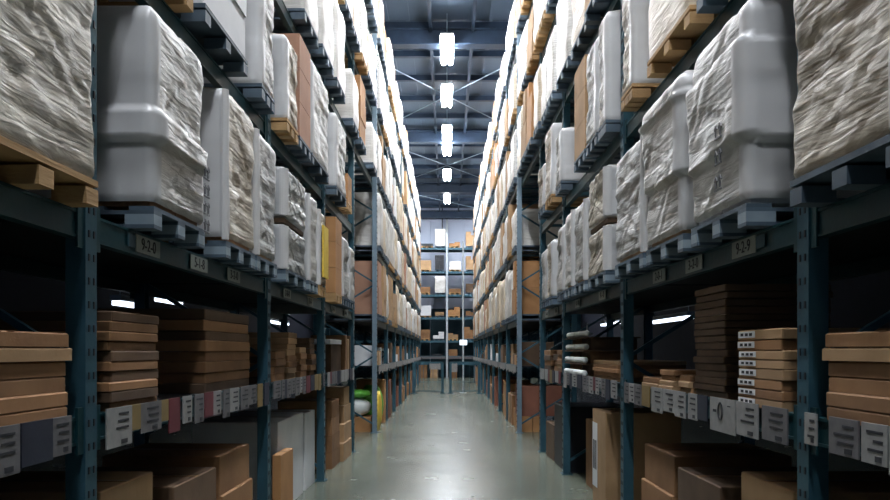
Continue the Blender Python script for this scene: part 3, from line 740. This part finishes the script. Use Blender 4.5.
# ---------------------------------------------------------------- battens behind the near racks
def batten(x, y0, y1, z, lab):
    t = add('batten_lamp', MB().box(-.05, .05, y0, y1, .03, .08).mesh('housing', 'palepost'), None, (x, 0, z), label=lab, cat='lamp')
    for yy in (y0+.1, y1-.1): add('hanger', MB().bar((0, yy, .08), (0, yy, RZ-z), .006).mesh('hanger', 'rod'), t)
    add('lamp_tube', MB().box(-.045, .045, y0+.03, y1-.03, -.01, .03).mesh('tube', 'batten'), t)
batten(-2.95, 6.85, 7.45, CAMH+.42, 'white batten lamp glowing behind the left near rack, nearest the left edge')
batten(-2.95, 7.85, 8.5, CAMH+.52, 'fainter batten lamp behind the left rack, beyond the first')
batten(2.95, 9.3, 11.1, CAMH+.40, 'white batten lamp glowing behind the right near rack, first bay')
batten(2.95, 12.7, 14.6, CAMH+.48, 'pale batten lamp behind the right near rack, second bay')
batten(-2.95, 12.6, 14.2, CAMH+.48, 'pale batten lamp behind the left near rack, second bay')

# ---------------------------------------------------------------- rack across the end of the aisle
BX = [-5.2, -2.6, 0, 2.6, 5.2]; BY = 43.0
R = add('pallet_rack', None, None, (0, BY, 0), label='steel pallet rack standing across the far end of the aisle', cat='rack', group='pallet racks')
for x in BX:
    for dy in (0, DEPTH):
        add('post', cached(('bpost', x == 0), lambda: MB().box(-.05, .05, 0, .08, 0, RT).box(-.08, .08, -.02, .1, 0, .012).mesh('post', 'palepost' if x == 0 else 'steel')), R, (x, dy, 0))  # middle post gets a paler colour standing for the light on it
    for k in range(10): add('brace', MB().bar((x, .08, .3+k*.7), (x, DEPTH, .9+k*.7), .02).mesh('brace', 'steel'), R)
for i in range(4):
    for z in LV:
        for dy in (0, DEPTH): add('beam', cached('bb', lambda: MB().box(.05, 2.55, 0, .045, 0, BH).box(.05, .1, -.01, 0, -.04, BH+.04).box(2.5, 2.55, -.01, 0, -.04, BH+.04).mesh('beam', 'steel')), R, (BX[i], dy, z))
        add('shelf_board', box(.05, 2.55, .05, DEPTH, BH-.03, BH-.002, 'deck'), R, (BX[i], 0, z))
    add('price_card_row', box(.06, 2.54, -.018, -.012, -.05, .09, 'paper'), R, (BX[i], 0, LV[0]), kind='stuff')
def bx(px): return (px-VX)*BY/F
def bz(py): return CAMH+(VY-py)*BY/F
BL = {5: [(421, 433, .1, 'pal', 'empty dark pallets'), (435, 446, 1.05, 'wrap', 'tall white wrapped load'), (449, 460, .32, 'cardorange', 'low orange-brown cartons'), (466, 476, .9, 'card2', 'pale pinkish cartons')],
      4: [(420, 431, .62, 'card2', 'pale beige cartons'), (435, 444, .9, 'black', 'dark covered box'), (449, 461, .58, 'whitecard', 'white cartons'), (466, 476, .85, 'card2', 'tan cartons')],
      3: [(419, 430, .42, 'card', 'low brown cartons'), (435, 446, 1.02, 'wrap', 'tall white wrapped load'), (449, 461, .32, 'card', 'low brown cartons'), (466, 475, .6, 'carddark', 'dark brown cartons')],
      2: [(419, 431, .66, 'whitecard', 'white carton'), (435, 444, .3, 'card2', 'low tan cartons'), (448, 460, .58, 'cardorange', 'orange-brown cartons'), (466, 475, .35, 'card', 'low brown cartons')],
      1: [(419, 430, .6, 'card', 'brown cartons'), (433, 444, .48, 'whitecard', 'white covered load'), (448, 458, .4, 'card2', 'pale tan load'), (464, 476, .75, 'card', 'tall brown cartons')]}
posn = ['outer left', 'inner left', 'right of centre post', 'right of slim pole']
for lev, items in BL.items():
    z = TOP[lev]+.001
    for q, (a, b_, h, st, nm) in enumerate(items):
        w_ = round(bx(b_)-bx(a), 2); xc = bx((a+b_)/2)
        if q == 1 and xc+w_/2 > -.07: xc = -.07-w_/2
        lab = '%s on the %s of the end rack, %s' % (nm, LEVN[lev].replace(' beam', ''), posn[q])
        root = add('wrapped_pallet_load' if st == 'wrap' else 'carton_pallet_load', None, None, (xc, BY+.02, z), PI/2, label=lab, cat='pallet load', group='loads on the end rack')
        root.rotation_euler.z = PI/2     # local x points away from the camera
        pallet(root, w_, 1.0, 'plastic' if q % 2 else 'wood', False)
        if st == 'pal':
            b = MB(); 
            for k in range(9): b.box(0, .1, -w_/2+k*w_/9+.01, -w_/2+(k+.45)*w_/9, PH, .22)
            b.box(0, 1, -w_/2, w_/2, .22, .24); add('upper_pallet', b.mesh('p', 'plastic'), root)
        elif st == 'wrap':
            me = cached('wbk', lambda: wrap_mesh(.8, 1.0, 0, 1.0, 321, 1, False)); 
            if not me.materials: me.materials.append(M['filmfar'])
            add('wrap', me, root, (0, 0, PH+.001), scale=(1, w_/.8, h-.1))
        else:
            add('carton_tier', cached(('bt', q, st), lambda: ctn_load_mesh(.8, 1.0, 1.0, 400+q+len(st), st)), root, (0, 0, PH+.001), scale=(1, w_/.8, max(.2, h-.1)))
add('carton', box(-.25, .25, 0, .5, 0, .36, 'card', .01), None, (bx(453), BY+.1, TOP[0]+.001), label='brown carton alone on the lower shelf of the end rack', cat='carton')
add('carton', box(-.3, .3, 0, .5, 0, .1, 'black', .01), None, (bx(437), BY+.1, TOP[0]+.001), label='flat dark box on the lower shelf of the end rack', cat='carton')
for q, (a, b_, h, mt, nm) in enumerate(((419, 427, .85, 'card', 'left brown carton stack'), (430, 438, .5, 'card2', 'low tan carton'), (449, 457, .6, 'card', 'right brown carton'))):
    w_ = round(bx(b_)-bx(a), 2)
    add('carton', MB().box(-w_/2, w_/2, 0, .6, 0, h*.5, .01).box(-w_/2+.02, w_/2, 0, .58, h*.5, h, .01).mesh('carton', mt), None, (bx((a+b_)/2), BY+.15, 0), label=nm+' on the floor beneath the end rack', cat='carton')

# ---------------------------------------------------------------- gate across the aisle and the slim pole
GY = 27.6
def gx(px): return (px-VX)*GY/F
for (pa, pb, lab) in ((414, 442.5, 'left leaf of the low blue-grey steel gate across the aisle'), (450.5, 479, 'right leaf of the low blue-grey steel gate across the aisle')):
    x0, x1 = gx(pa), gx(pb)
    g = add('aisle_gate', None, None, ((x0+x1)/2, GY, 0), label=lab, cat='gate'); w_ = (x1-x0)/2
    for x in (-w_, w_):
        p = add('post', box(-.045, .045, -.045, .045, 0, 1.1, 'steel', .005), g, (x, 0, 0)); add('foot', box(-.1, .1, -.2, .2, 0, .02, 'steel'), p)
    add('top_rail', box(-w_, w_, -.03, .03, 1.02, 1.14, 'steel'), g)
    add('bottom_rail', box(-w_+.05, w_-.05, -.02, .02, .07, .10, 'steel'), g)
    add('middle_rail', box(-w_+.05, w_-.05, -.012, .012, .4, .42, 'steel'), g)
    for k in range(5): add('bar', box(-.007, .007, -.007, .007, .1, 1.02, 'steel'), g, (-w_+(k+1)*2*w_/6, 0, 0))
add('hanging_sign', MB().box(-.2, .2, -.006, .006, -.16, .05).bar((-.15, 0, .05), (-.15, 0, .09), .005).bar((.15, 0, .05), (.15, 0, .09), .005).mesh('sign', 'label'), None, (gx(435), GY-.06, 1.02), label='wide blank white card hanging on the left gate leaf', cat='sign')
add('hanging_sign', MB().box(-.1, .1, -.006, .006, -.25, .05).bar((-.06, 0, .05), (-.06, 0, .09), .005).bar((.06, 0, .05), (.06, 0, .09), .005).mesh('sign', 'label'), None, (gx(454.5), GY-.10, 1.02), label='small upright white card hanging on the right gate leaf', cat='sign')
pole = add('slim_pole', MB().bar((0, 0, 0), (0, 0, 5.5), .035, n=8).box(-.12, .12, -.12, .12, 0, .02).mesh('pole', 'palepost'), None, (gx(463.3), GY+.3, 0), label='tall slim pale steel pole standing in the aisle behind the gate', cat='pole')
s_ = add('lit_sign', MB().box(-.13, .13, -.03, .03, -.09, .09, .01).mesh('sign', 'signlit'), None, (gx(463.5), GY+.22, CAMH+(VY-343)*GY/F+.02), label='small glowing white sign fixed to the slim pole', cat='sign')
# hanging cable on the end wall
cb = MB(); z_ = bz(212)
cb.bar((bx(442), 45.8, 10.14), (bx(442), 45.8, 8.0), .03, n=6).bar((bx(442), 45.8, 8.0), (bx(441.2), 45.8, 7.75), .045, n=6).bar((bx(441.2), 45.8, 7.75), (bx(443), 45.8, 7.7), .03, n=6)
add('hoist_hook', cb.mesh('hook', 'black'), None, label='dark hook on a cable hanging before the pale end wall', cat='hook')
add('trim_1', MB().box(-.06, .06, 0, .1, 0, 9.8).mesh('trim', 'palepost'), None, (bx(447), 45.80, 0), kind='structure')
